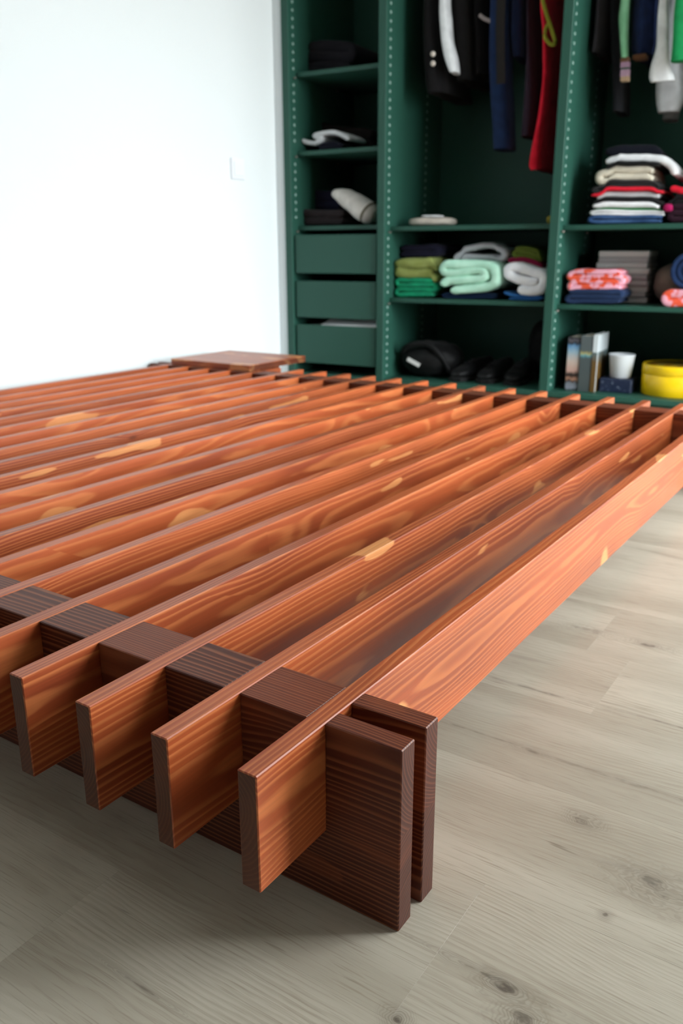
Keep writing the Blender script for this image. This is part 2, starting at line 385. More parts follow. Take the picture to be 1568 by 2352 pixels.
for y0 in (0.0, LB):
    for yy in (y0, y0 + PT + GAP):
        board('lower_board', XR - XL, PT, JZ, MAT['beam'], (XL + XR) / 2, yy + PT / 2, JZ / 2, flush=1)
        for xa in (XL, 0.0):
            board('end_board', OVH, PT, H - JZ, MAT['beam'], xa + OVH / 2, yy + PT / 2, (H + JZ) / 2, flush=-1)
    for k in range(NS - 1):
        board('spacer_block', S - T, BW, H - JZ, MAT['beam'], -k * S - T - (S - T) / 2, y0 + BW / 2, (H + JZ) / 2, flush=-1)

tray = tag(empty('bedside_tray', (-1.794, 1.992, H)), 'square red-brown wooden tray board lying on the slat ends beside the wall', 'tray')
def tray_part(name, dx, dy, dz, x, y, z): link(name, box_mesh(dx, dy, dz, 0.0015, 'tray'), MAT['slat'], tray, (x, y, z))
tray_part('tray_top', 0.396, 0.346, 0.022, 0, 0, 0.0118)
tray_part('cleat', 0.33, 0.024, 0.045, 0, 0.036, -0.022)

# ------------------------------------------------------------------ the wardrobe
ward = tag(empty('wardrobe', ORI + Vector((0, 0, 0)), TH), 'dark green open wardrobe with shelves, drawers and hanging rails', 'wardrobe')
G = MAT['green']; WH, WD, PTK = 2.32, 0.58, 0.036
def wb(name, u0, u1, w0, w1, z0, z1, mat=None, parent=None, bev=0.0015): return box(name, u0, u1, w0, w1, z0, z1, mat or G, parent or ward, bev)
panels = {}
for key, u in (('a', -0.505), ('b', -PTK), ('c', 0.75 - PTK), ('d', 1.5 - PTK)):
    panels[key] = wb('side_panel', u, u + PTK, 0, WD, 0, WH)
wb('back_panel', -0.505, 1.5, WD, WD + 0.008, 0.0, WH)
BAYS = ((-0.505 + PTK, -PTK), (0.0, 0.75 - PTK), (0.75, 1.5 - PTK))
for u0, u1 in BAYS:
    wb('bottom_board', u0, u1, 0.004, WD, 0.05, 0.07); wb('plinth', u0, u1, 0.03, 0.048, 0.0, 0.05); wb('top_board', u0, u1, 0.004, WD, WH - 0.02, WH)
SH = {'s1': 1.360, 's2': 1.043, 's3': 0.727, 'm1': 0.719, 'm2': 0.420, 'r1': 0.712, 'r2': 0.412}
SF = 0.055
pin_me = None
def pin_mesh():
    bm = bmesh.new(); tube_bm(bm, [(0, 0, 0), (0.012, 0, 0)], 0.004, 10); return to_mesh(bm, 'pin', True)
pin_me = pin_mesh()
for k, z in SH.items():
    u0, u1 = BAYS['smr'.index(k[0])]
    wb('shelf', u0 + 0.001, u1 - 0.001, SF, WD - 0.002, z - 0.0185, z)
    for w in (0.037, 0.41): link('shelf_pin', pin_me, MAT['steel'], ward, (u0, w, z - 0.024))
# shelf-pin holes: a small sunk cup with a paler rim, two columns on each left-hand panel face
def hole_mesh():
    bm = bmesh.new(); seg = 10
    prof = [(0.0062, 0.0), (0.0062, 0.0008), (0.0044, 0.0008), (0.0038, 0.0002), (0.0006, 0.0002)]
    rings = [[bm.verts.new((h, r * math.cos(2 * math.pi * q / seg), r * math.sin(2 * math.pi * q / seg))) for q in range(seg)] for r, h in prof]
    for A, B in zip(rings, rings[1:]):
        for q in range(seg): bm.faces.new((A[q], A[(q + 1) % seg], B[(q + 1) % seg], B[q]))
    bm.faces.new(rings[-1]); return to_mesh(bm, 'pin_hole')
hole_me = hole_mesh()
Z0 = 1.5652
for key in 'abc':
    pn = panels[key]
    for w in (0.037, 0.41):
        for i in range(-3, 47):
            z = Z0 - 0.032 * i
            if 0.09 < z < 1.66 and not any(abs(z - (SH[s] - 0.009)) < 0.02 for s in SH if s[0] == {'a': 's', 'b': 'm', 'c': 'r'}[key]):
                if key == 'a' and z < 0.71: continue
                if w > 0.1 and key == 'a': continue
                link('pin_hole', hole_me, MAT['green_hole'], pn, Vector((PTK / 2, w - WD / 2, z - WH / 2)))
# drawers
for i, (z0, z1, pull) in enumerate(((0.522, 0.688, 0.012), (0.325, 0.488, 0.012), (0.118, 0.292, 0.010))):
    d = link('drawer', None, None, ward, (-0.2525, pull, z0)) if False else empty('drawer', (-0.2525, pull, z0)); d.parent = ward
    hw = 0.2075; hz = z1 - z0
    box('drawer_front', -hw, hw, 0, 0.018, 0, hz, G, d, 0.0015)
    for sx in (-1, 1):
        box('drawer_side', sx * (hw - 0.014) - 0.006, sx * (hw - 0.014) + 0.006, 0.018, 0.50, 0.012, hz - 0.035, G, d, 0.001)
    box('drawer_bottom', -hw + 0.02, hw - 0.02, 0.018, 0.50, 0.010, 0.018, G, d, 0.0)
    box('drawer_back', -hw + 0.02, hw - 0.02, 0.488, 0.50, 0.018, hz - 0.035, G, d, 0.0)
for u0, u1 in BAYS[1:]:
    bm = bmesh.new(); tube_bm(bm, [(u0, 0.30, 1.95), (u1, 0.30, 1.95)], 0.0125, 14)
    link('clothes_rail', to_mesh(bm, 'clothes_rail', True), MAT['steel'], ward)

# ------------------------------------------------------------------ wardrobe contents
FAB = {}
def fab(name, c, c2=None, **k):
    if name not in FAB: FAB[name] = fabric(name, lin(*c), lin(*c2) if c2 else None, **k)
    return FAB[name]
def place(me, name, mat, u, w, z): return link(name, me, mat, None, W3(u, w, z), TH)

CLOTH = {}
def fold(name, path, w, depth, thick, mat, label, cat, group=None, rest=None, jitter=0.004, seed=0, per=7, tilt=0.0):
    """a length of cloth folded along a path given as photo pixels at depth w, running back into the wardrobe"""
    rn = random.Random(seed)
    pts = spline([uz(px, py, w) for px, py in path], per)
    n = len(pts); L, R = [], []
    for i, p in enumerate(pts):
        a, b = pts[max(i - 1, 0)], pts[min(i + 1, n - 1)]
        tx, tz = b[0] - a[0], b[1] - a[1]; q = math.hypot(tx, tz) or 1e-6
        nx, nz = -tz / q, tx / q
        e = min(i, n - 1 - i); f = 0.55 + 0.45 * min(1.0, e / 3.0)
        h = thick / 2 * f * (1 + 0.10 * mnoise.noise(Vector((p[0] * 30, p[1] * 30, seed))))
        L.append((p[0] + nx * h, p[1] + nz * h)); R.append((p[0] - nx * h, p[1] - nz * h))
    zmin = min(z for _, z in L + R); zoff = (rest - zmin) if rest is not None else 0.0
    cu = sum(p[0] for p in pts) / n
    base = (rest if rest is not None else zmin)
    bb = BAYS[0] if cu < -0.02 else (BAYS[1] if cu < 0.73 else BAYS[2]); ub0, ub1 = bb[0] + 0.003, bb[1] - 0.003
    bm = bmesh.new(); rows = []
    fr = [0.0, 0.012, 0.035, 0.12, 0.35, 0.65, 0.88, 0.965, 1.0]
    for j, t in enumerate(fr):
        sh = {0: 0.45, 8: 0.45, 1: 0.8, 7: 0.85}.get(j, 1.0)
        row = []
        for (lu, lz), (ru, rz_), (pu, pz) in zip(L, R, pts):
            v = []
            for (qu, qz) in ((lu, lz), (ru, rz_)):
                qu2, qz2 = pu + (qu - pu) * sh, pz + (qz - pz) * sh
                k = Vector((qu2 * 9, t * depth * 9, qz2 * 22 + seed * 3))
                wob = mnoise.noise(k) * jitter
                wob = min(max(qu2 + wob, ub0), ub1) - qu2
                v.append(bm.verts.new((qu2 - cu + wob, t * depth + mnoise.noise(k + Vector((5, 1, 2))) * jitter * 1.5 * (j in (0, 1, 2, 3)),
                                       qz2 + zoff - base + mnoise.noise(k + Vector((9, 3, 1))) * jitter * 0.6 + tilt * t * depth)))
            row.append(v)
        rows.append(row)
    for A, B in zip(rows, rows[1:]):
        for i in range(n - 1):
            bm.faces.new((A[i][0], A[i + 1][0], B[i + 1][0], B[i][0])); bm.faces.new((A[i][1], B[i][1], B[i + 1][1], A[i + 1][1]))
        bm.faces.new((A[0][0], B[0][0], B[0][1], A[0][1])); bm.faces.new((A[-1][0], A[-1][1], B[-1][1], B[-1][0]))
    for row in (rows[0], rows[-1]):
        for i in range(n - 1): bm.faces.new((row[i][0], row[i][1], row[i + 1][1], row[i + 1][0]))
    zl = min(v.co.z for v in bm.verts)
    if rest is not None:
        for v in bm.verts: v.co.z -= zl
    o = place(to_mesh(bm, name, True), name, mat, cu, w, base)
    CLOTH[label] = tag(o, label, cat, group)
    return o

def zigzag(x0, x1, y0, y1, layers, sag=0.0, start='r', bow=0.0):
    """photo-pixel path of a flat folded pile from the bottom y1 to the top y0"""
    pts = []; hh = (y1 - y0) / layers
    for i in range(layers):
        yb = y1 - hh * (i + 0.5); xs = [x0 + hh * .5, x0 + (x1 - x0) * .35, x0 + (x1 - x0) * .68, x1 - hh * .5]
        if (i % 2 == 0) == (start == 'r'): xs = xs[::-1]
        for q in xs:
            t = (q - x0) / (x1 - x0); pts.append((q, yb - bow * math.sin(math.pi * t) + sag * t))
    return pts
def pile(name, x0, x1, y0, y1, layers, w, depth, mat, label, cat='folded clothes', group=None, rest=None, seed=0, sag=0.0, start='r', bow=0.0, k=1.12, tilt=0.0):
    pa = zigzag(x0, x1, y0, y1, layers, sag, start, bow)
    _, za = uz((x0 + x1) / 2, y0, w); _, zb = uz((x0 + x1) / 2, y1, w)
    return fold(name, pa, w, depth, (za - zb) / layers * k, mat, label, cat, group, rest, seed=seed, tilt=tilt, per=6)

# left bay -----------------------------------------------------------
pile('folded_jumper', 690, 815, 82, 152, 3, 0.16, 0.32, fab('near_black_wool', (30, 28, 34)), 'near-black folded jumper on the topmost shelf of the narrow bay', rest=SH['s1'], seed=1, bow=6)
pile('folded_trousers', 700, 866, 280, 334, 2, 0.27, 0.25, fab('black_brown_cotton', (34, 27, 26)), 'dark brown folded trousers behind the white shirt on the shelf', rest=SH['s2'], seed=2, sag=12)
fold('folded_shirt', [(690, 322), (703, 327), (722, 328), (738, 318), (720, 312), (742, 306), (765, 304), (785, 311), (801, 320)], 0.10, 0.16, 0.020, fab('white_cotton', (232, 236, 240)),
     'crumpled white shirt draped over a dark bundle on the narrow shelf', 'folded clothes', rest=None, seed=3, jitter=0.003)
pile('folded_undershirt', 732, 790, 322, 336, 2, 0.105, 0.14, fab('navy_cotton', (27, 28, 42)), 'small dark navy bundle under the white shirt', rest=SH['s2'], seed=4, bow=7)
pile('folded_jeans', 668, 796, 486, 520, 2, 0.10, 0.34, fab('charcoal_brown', (42, 36, 38)), 'charcoal folded trousers under the navy jumper above the drawers', rest=SH['s3'], seed=5)
pile('folded_sweater', 672, 790, 446, 490, 2, 0.205, 0.27, fab('navy_wool', (30, 31, 52)), 'dark navy folded jumper lying on charcoal trousers above the drawers', rest=0.783, seed=6, sag=-6)
def bolster():
    bm = bmesh.new(); pts = [uz(x, y, 0.13) for x, y in ((768, 444), (790, 452), (815, 467), (835, 482), (852, 492), (862, 497))]
    rad = [0.018, 0.036, 0.045, 0.049, 0.047, 0.030]
    cu = pts[3][0]; P = spline([(u - cu, 0, z - SH['s3']) for u, z in pts], 4); rr = spline([(r,) for r in rad], 4)
    tube_bm(bm, P, [r[0] for r in rr], 18)
    zl = min(v.co.z for v in bm.verts)
    for v in bm.verts:
        v.co.z = max(v.co.z, 0.0) + 0.0; v.co.y = v.co.y * 1.3 + 0.03
        v.co += Vector((1, 1, 1)) * mnoise.noise(v.co * 40) * 0.002
        v.co.z = max(v.co.z, 0.0)
    o = place(to_mesh(bm, 'rolled_towel', True), 'rolled_towel', fab('offwhite_terry', (232, 228, 222), (212, 208, 202)), cu, 0.10, SH['s3'])
    tag(o, 'off-white rolled cloth leaning down toward the wardrobe divider', 'towel')
    bm = bmesh.new(); a = [uz(x, y, 0.13) for x, y in ((846, 488), (850, 491))]
    tube_bm(bm, [(u - cu, 0.03, z - SH['s3']) for u, z in a], [0.051, 0.050], 20)
    for v in bm.verts: v.co.y = (v.co.y - 0.03) * 1.3 + 0.03; v.co.z = max(v.co.z, 0.0)
    link('band', to_mesh(bm, 'band', True), fab('olive_brown_band', (110, 102, 84)), o)
bolster()
# paper sticking out of the lowest drawer
pp_ = tag(place(box_mesh(0.29, 0.13, 0.010, 0.001, 'paper'), 'paper_stack', paint('white_paper', lin(226, 226, 228), 0.8, 0.03), -0.195, 0.092, 0.3065), 'white papers sticking up out of the lowest green drawer', 'paper')
pp_.rotation_euler = (math.radians(14), math.radians(-1.5), TH)
tag(place(box_mesh(0.34, 0.38, 0.150, 0.004, 'box'), 'storage_box', fab('drawer_filling_linen', (120, 116, 112)), -0.2525, 0.25, 0.2145), 'grey linen bundle under the papers in the lowest drawer', 'folded clothes')

# middle bay: shelf with a small soap dish, towels below ------------------
def soft_lump(name, hu, hw, h, mat, u, w, z, label, cat, p=2.6, nz=0.003, seed=0, parent=None):
    bm = bmesh.new(); bmesh.ops.create_icosphere(bm, subdivisions=4, radius=1.0)
    for v in bm.verts:
        a = v.co.normalized(); k = (abs(a.x) ** p + abs(a.y) ** p + abs(a.z) ** p) ** (-1 / p)
        q = a * k; v.co = Vector((q.x * hu, q.y * hw, (q.z * 0.5 + 0.5) * h))
        v.co += a * mnoise.noise(Vector((v.co.x * 25, v.co.y * 25, v.co.z * 40 + seed * 7))) * nz
        v.co.z = max(v.co.z, 0.0)
    o = place(to_mesh(bm, name, True), name, mat, u, w, z); return tag(o, label, cat)
soft_lump('folded_flannel', 0.098, 0.075, 0.036, fab('beige_flannel', (206, 196, 184)), 0.152, 0.165, SH['m1'], 'small beige folded cloth alone on the shelf under the jackets', 'folded clothes', p=3.5, seed=2)
soft_lump('folded_sock', 0.046, 0.04, 0.012, fab('white_cotton', (232, 236, 240)), 0.156, 0.15, SH['m1'] + 0.0345, 'small white cloth lying on the beige folded cloth', 'folded clothes', p=3.0, nz=0.001)
soft_lump('hair_tie', 0.014, 0.014, 0.034, fab('mustard_yarn', (150, 136, 48)), 0.655, 0.2, SH['m1'], 'tiny mustard yellow bundle at the end of the jacket shelf', 'cloth', p=2.0)

def zp(l, sx=880, sy=520, k=3.92): return [(sx + a / k, sy + b / k) for a, b in l]
tl = 'towels on the middle shelf'
pile('folded_towel', 905, 1016, 628, 684, 4, 0.09, 0.34, fab('emerald_green_terry', (24, 158, 112), (18, 130, 94)), 'emerald green folded towel under the olive towel', 'towel', tl, SH['m2'], 11, sag=0)
fold('folded_towel', zp([(480, 402), (330, 402), (180, 400), (112, 345), (130, 282), (300, 280), (480, 262)]), 0.09, 0.36, 0.062, fab('olive_green_terry', (150, 160, 92), (134, 144, 76)),
     'olive green folded towel between the emerald one and the navy one', 'towel', tl, 0.512, seed=12, jitter=0.006)
pile('folded_towel', 925, 1040, 533, 584, 2, 0.14, 0.30, fab('dark_navy_terry', (30, 29, 50)), 'dark navy folded towel on top of the olive green towel', 'towel', tl, 0.606, 13, sag=-6, start='l')
fold('folded_towel', zp([(600, 610), (720, 600), (900, 580), (1020, 535), (1050, 450), (1030, 350), (960, 310), (840, 300), (690, 300), (565, 305), (525, 350), (555, 400), (690, 395), (820, 372), (915, 375), (935, 440), (860, 480), (700, 490), (560, 500), (520, 555)]),
     0.065, 0.34, 0.046, fab('mint_green_terry', (196, 242, 220), (176, 228, 204)), 'pale mint green towel folded into a thick coil', 'towel', tl, 0.452, seed=14, jitter=0.005)
pile('folded_jeans', 1010, 1150, 664, 684, 2, 0.10, 0.30, fab('deep_blue_denim', (22, 48, 84)), 'dark blue folded cloth squeezed under the mint towel', 'folded clothes', tl, SH['m2'], 15, k=1.0)
fold('folded_towel', zp([(640, 262), (690, 205), (800, 140), (920, 100), (1040, 110), (1090, 160), (1070, 230), (980, 250), (860, 255), (760, 262), (700, 285)]), 0.17, 0.26, 0.034, fab('light_grey_terry', (222, 220, 226), (204, 202, 210)),
     'light grey towel loosely folded on top of the mint towel', 'towel', tl, 0.588, seed=16, jitter=0.006)
fold('folded_towel', zp([(1190, 555), (1300, 570), (1410, 560), (1455, 480), (1440, 390), (1340, 350), (1240, 315), (1150, 290), (1090, 310), (1095, 380), (1180, 430), (1290, 465), (1390, 470)]), 0.065, 0.34, 0.050, fab('white_terry', (246, 248, 252), (230, 234, 242)),
     'bright white towel rolled over itself beside the mint towel', 'towel', tl, 0.456, seed=17, jitter=0.005)
fold('folded_towel', zp([(1070, 560), (1130, 600), (1230, 620), (1390, 625), (1405, 655), (1280, 662), (1120, 655)]), 0.075, 0.34, 0.020, fab('bright_blue_terry', (44, 104, 168), (32, 84, 146)), 'bright blue folded towel under the white towel', 'towel', tl, SH['m2'], seed=18)
pile('folded_shirt', 1168, 1250, 582, 604, 2, 0.15, 0.26, fab('raspberry_cotton', (166, 32, 76)), 'raspberry red folded shirt on top of the white towel', 'folded clothes', tl, 0.580, 19, k=1.05)
pile('folded_shirt', 1176, 1244, 552, 592, 3, 0.155, 0.24, fab('leaf_green_wool', (112, 128, 52), (90, 106, 34)), 'leaf green folded knit on top of the raspberry shirt', 'folded clothes', tl, 0.602, 20)

# middle bay bottom: black bag and shoes ---------------------------------
BLK = fab('black_leather', (13, 13, 14), rough=0.5); ZB = 0.07
soft_lump('handbag', 0.14, 0.13, 0.155, BLK, 0.148, 0.21, ZB, 'black soft bag with a white tag at the bottom of the wardrobe', 'bag', p=2.3, nz=0.010, seed=3)
bag = bpy.data.objects['handbag']
def strip(pts, rad, name, mat, parent): return tube(name, spline(pts, 6), rad, mat, parent, 8)
link('tag', box_mesh(0.066, 0.003, 0.018, 0.001, 'tag'), paint('white_tag', lin(200, 200, 198), 0.6), bag, (-0.035, -0.132, 0.072)).rotation_euler = (-0.25, 0.42, 0)
for _n, _l in (('tag', 'small white tag'),): bpy.data.objects[_n]['label'] = _l
strip([(-0.12, -0.05, 0.06), (-0.09, -0.11, 0.13), (0.02, -0.12, 0.155), (0.09, -0.11, 0.10), (0.12, -0.08, 0.03)], 0.012, 'handle', BLK, bag)
def shoe(u, w, rot, label, mat):
    """low shoe, toe towards -Y: cross-sections along the length"""
    bm = bmesh.new(); secs = [(-0.135, .010, .022, .030), (-0.125, .030, .03, .045), (-0.095, .043, .0, .056), (-0.05, .046, .0, .062), (-0.01, .042, .0, .078), (0.04, .036, .0, .09), (0.09, .035, .0, .088), (0.125, .034, .0, .092), (0.138, .024, .01, .090)]
    rings = []
    for y, hw, zb, zt in secs:
        ring = []
        for k in range(14):
            a = 2 * math.pi * k / 14; cx, cz = math.cos(a), math.sin(a)
            ring.append(bm.verts.new((hw * math.copysign(abs(cx) ** 0.8, cx), y, zb * 0.3 + 0.012 + (zt - 0.012 - zb * 0.3) * (0.5 + 0.5 * math.copysign(abs(cz) ** 0.8, cz)))))
        rings.append(ring)
    for A, B in zip(rings, rings[1:]):
        for k in range(14): bm.faces.new((A[k], A[(k + 1) % 14], B[(k + 1) % 14], B[k]))
    bm.faces.new(rings[0]); bm.faces.new(rings[-1])
    t = empty('shoe', W3(u, w, ZB), TH + rot); tag(t, label, 'shoe', 'black shoes on the wardrobe floor')
    o = link('upper', to_mesh(bm, 'upper', True), mat, t)
    m = o.modifiers.new('smooth', 'SUBSURF'); m.levels = 1; m.render_levels = 2
    bm = bmesh.new(); out = [(0.0, -0.140), (0.032, -0.128), (0.047, -0.09), (0.048, -0.04), (0.040, 0.02), (0.037, 0.09), (0.034, 0.13), (0.0, 0.142)]
    out = out + [(-x, y) for x, y in out[-2:0:-1]]
    b = [bm.verts.new((x, y, 0)) for x, y in out]; c = [bm.verts.new((x, y, 0.016)) for x, y in out]
    for k in range(len(out)): bm.faces.new((b[k], b[(k + 1) % len(out)], c[(k + 1) % len(out)], c[k]))
    bm.faces.new(b); bm.faces.new(c); link('sole', to_mesh(bm, 'sole'), fab('black_rubber', (18, 18, 19), rough=0.6), t)
    for k in range(3):
        y = -0.03 + k * 0.026; link('lace', box_mesh(0.045, 0.006, 0.005, 0.001, 'lace'), fab('grey_lace', (34, 34, 36)), t, (0, y, 0.074 + k * 0.006))
shoe(0.345, 0.20, -0.25, 'black laced shoe next to the soft bag on the wardrobe floor', fab('black_shoe_leather', (14, 14, 16), rough=0.36))
shoe(0.455, 0.20, -0.10, 'black laced shoe between two others on the wardrobe floor', FAB['black_shoe_leather'])
shoe(0.565, 0.20, 0.05, 'black laced shoe in front of the tall black backpack', FAB['black_shoe_leather'])
soft_lump('backpack', 0.085, 0.10, 0.25, fab('black_nylon', (22, 22, 24), rough=0.7), 0.615, 0.455, ZB, 'tall black backpack standing behind the shoes against the divider', 'bag', p=2.8, nz=0.008, seed=9)

# ------------------------------------------------------------------ hanging clothes
def garment(name, px, w0, depth, mat, label, cat, seed=0, wr=0.006, thin=None, top=1.84):
    """px: (y, x_left, x_right) down the front edge in photo pixels at depth w0; hangs edge-on from the rail"""
    lv = []
    for y, xa, xb in px:
        ua, z = uz(xa, y, w0); ub, _ = uz(xb, y, w0); lv.append(((ua + ub) / 2, abs(ub - ua) / 2, z))
    b0, b1 = (BAYS[1] if lv[0][0] < 0.73 else BAYS[2])
    lv = [(min(max(u, b0 + h + 0.014), b1 - h - 0.014), h, z) for u, h, z in lv]
    u_, h_, z_ = lv[0]
    lv = [(u_, 0.012, top + 0.03), (u_, max(h_ * 0.8, 0.018), top)] + ([(u_, h_, (top + z_) / 2)] if top - z_ > 0.06 else []) + lv
    P = spline(lv, 6); bm = bmesh.new(); rings = []; seg = 36; cu, z0 = u_, min(p[2] for p in P)
    for i, (u, h, z) in enumerate(P):
        f = min(1.0, 0.30 + (top + 0.03 - z) / 0.13 * 0.70) if z > top - 0.10 else 1.0
        dd = depth * f; mid = w0 + depth / 2
        ring = []
        for k in range(seg):
            a = 2 * math.pi * k / seg; ca, sa = math.cos(a), math.sin(a)
            x = math.copysign(abs(ca) ** 0.55, ca) * h; y = math.copysign(abs(sa) ** 0.7, sa) * dd / 2
            fo = mnoise.noise(Vector((y * 16, (1 if ca > 0 else -1) * 3 + seed * 5, z * 2.2))) * wr * 1.6 + mnoise.noise(Vector((y * 40, x * 30, z * 9 + seed))) * wr * 0.5
            x += fo * (1 if ca > 0 else -1) * min(1, abs(ca) * 3)
            zz = z + mnoise.noise(Vector((y * 9, seed * 3.1, 2))) * 0.012 * (1 if i > len(P) - 4 else 0)
            ring.append(bm.verts.new((u - cu + x, mid - 0.30 + y, zz - z0)))
        rings.append(ring)
    for A, B in zip(rings, rings[1:]):
        for k in range(seg): bm.faces.new((A[k], A[(k + 1) % seg], B[(k + 1) % seg], B[k]))
    bm.faces.new(rings[0])
    # turn the hem inwards
    last = rings[-1]; c = sum((v.co for v in last), Vector()) / seg
    inn = [bm.verts.new(c + (v.co - c) * 0.75 + Vector((0, 0, 0.02))) for v in last]
    for k in range(seg): bm.faces.new((last[k], last[(k + 1) % seg], inn[(k + 1) % seg], inn[k]))
    bm.faces.new(inn)
    o = place(to_mesh(bm, name, True), name, mat, cu, 0.30, z0); tag(o, label, cat)
    hk = top + 0.025 - z0
    tube('hanger_hook', spline([(0, 0, hk - 0.02), (0, 0, hk + 0.035), (0, 0.0165, 1.953 - z0), (0, 0.002, 1.9652 - z0), (0, -0.0145, 1.954 - z0)], 5), 0.0018, MAT['steel'], o, 6)
    return o, cu, z0
K = fab('black_wool_coat', (19, 18, 20)); K2 = fab('black_cotton_coat', (26, 25, 26))
j, ju, jz = garment('jacket', [(0, 962, 1000), (60, 962, 1000), (140, 964, 1004), (200, 968, 1012), (212, 972, 1012)], 0.12, 0.40, K, 'black jacket with pale buttons hanging nearest the narrow bay', 'jacket', 1)
for by in (124, 146):
    bu, bz = uz(994, by, 0.112)
    bm = bmesh.new(); tube_bm(bm, [(0, -0.004, 0), (0, 0.004, 0)], 0.010, 14)
    link('button', to_mesh(bm, 'button', True), paint('pearl_button', lin(225, 215, 205), 0.3), j, (bu - ju, 0.112 - 0.30, bz - jz))
garment('shirt', [(0, 1006, 1022), (40, 1006, 1026), (90, 1010, 1030), (130, 1016, 1040), (160, 1026, 1044), (167, 1030, 1042)], 0.10, 0.08, fab('white_cotton', (232, 236, 240)), 'white shirt sleeve hanging between two black jackets', 'shirt', 2, 0.004)
garment('coat', [(0, 1030, 1062), (80, 1034, 1066), (150, 1036, 1070), (185, 1040, 1072)], 0.20, 0.34, K2, 'black coat hanging right beside the white shirt', 'coat', 3)
garment('coat', [(0, 1082, 1104), (60, 1082, 1106), (120, 1084, 1108), (170, 1086, 1106)], 0.24, 0.30, K, 'black coat hanging next to the blue jeans', 'coat', 4)
jn, jnu, jnz = garment('jeans', [(0, 1122, 1156), (100, 1118, 1158), (190, 1118, 1160), (270, 1124, 1164), (335, 1127, 1166), (342, 1128, 1165)], 0.20, 0.14, fab('blue_denim', (30, 50, 88), (25, 42, 76)), 'blue jeans hanging lowest beside the dark jackets', 'jeans', 5, 0.004)
garment('jacket', [(0, 1168, 1194), (70, 1166, 1194), (115, 1170, 1196), (132, 1174, 1194)], 0.22, 0.30, fab('navy_denim', (24, 36, 66)), 'navy denim jacket hanging just right of the blue jeans', 'jacket', 6)
garment('trousers', [(0, 1206, 1216), (120, 1204, 1218), (220, 1198, 1220), (300, 1192, 1216), (312, 1192, 1214)], 0.24, 0.22, fab('plum_grey_wool', (54, 44, 58)), 'dull plum trousers hanging beside the red dress', 'trousers', 7, 0.004)
garment('dress', [(0, 1236, 1254), (60, 1238, 1258), (130, 1238, 1260), (200, 1236, 1258), (270, 1226, 1252), (340, 1212, 1244), (378, 1206, 1242), (388, 1212, 1240)], 0.16, 0.32, fab('crimson_jersey', (232, 34, 58), (206, 24, 44)), 'long crimson red dress hanging beside the wardrobe divider', 'dress', 8, 0.006)
def belt_loop():
    pts = [(1243, -60), (1244, -10), (1254, 30), (1264, 60), (1274, 92), (1272, 102), (1262, 100), (1251, 84), (1253, 66), (1262, 52)]
    p = spline([(uz(x, y, 0.125)[0], 0, uz(x, y, 0.125)[1]) for x, y in pts], 6); u0, z0 = p[0][0], min(q[2] for q in p)
    p = [(p[0][0] + 0.004, 0.16, 1.962), (p[0][0] + 0.002, 0.03, 1.80)] + p
    o = tube('belt', [(u - u0, w, z - z0) for u, w, z in p], 0.0075, fab('olive_webbing', (148, 146, 44)), None, 8, W3(u0, 0.125, z0), TH)
    tag(o, 'olive yellow webbing belt looped in front of the red dress', 'belt')
belt_loop()
def dark_belt():
    pts = [(1150, -80), (1150, 0), (1148, 70), (1149, 130), (1150, 192)]
    bm = bmesh.new(); q = spline([uz(x, y, 0.165) for x, y in pts], 6); z0 = q[-1][1]; u0 = q[0][0]
    q = [(u0, 1.965)] + q
    rows = []
    for i, (u, z) in enumerate(q):
        w = 0.118 if i == 0 else 0.0
        rows.append([bm.verts.new((u - u0 + a, w + b, z - z0)) for a, b in ((-0.018, 0), (0.018, 0), (0.018, 0.004), (-0.018, 0.004))])
    for A, B in zip(rows, rows[1:]):
        for k in range(4): bm.faces.new((A[k], A[(k + 1) % 4], B[(k + 1) % 4], B[k]))
    bm.faces.new(rows[0]); bm.faces.new(rows[-1])
    tag(place(to_mesh(bm, 'belt'), 'belt', fab('dark_brown_leather', (32, 28, 26), rough=0.6), u0, 0.165, z0), 'flat dark brown leather belt hanging in front of the blue jeans', 'belt')
dark_belt()
def grey_strap():
    p = spline([(uz(x, y, 0.18)[0], 0.0, uz(x, y, 0.18)[1]) for x, y in ((1094, 30), (1104, 38), (1118, 44), (1132, 47))], 5)
    u0, z0 = p[0][0], p[-1][2]
    o = tube('strap', [(u - u0, w, z - z0) for u, w, z in p] , 0.008, fab('pale_grey_strap', (168, 158, 156)), None, 8, W3(u0, 0.215, z0), TH)
    tag(o, 'short pale grey strap caught between the black coat and blue jeans', 'strap')
grey_strap()

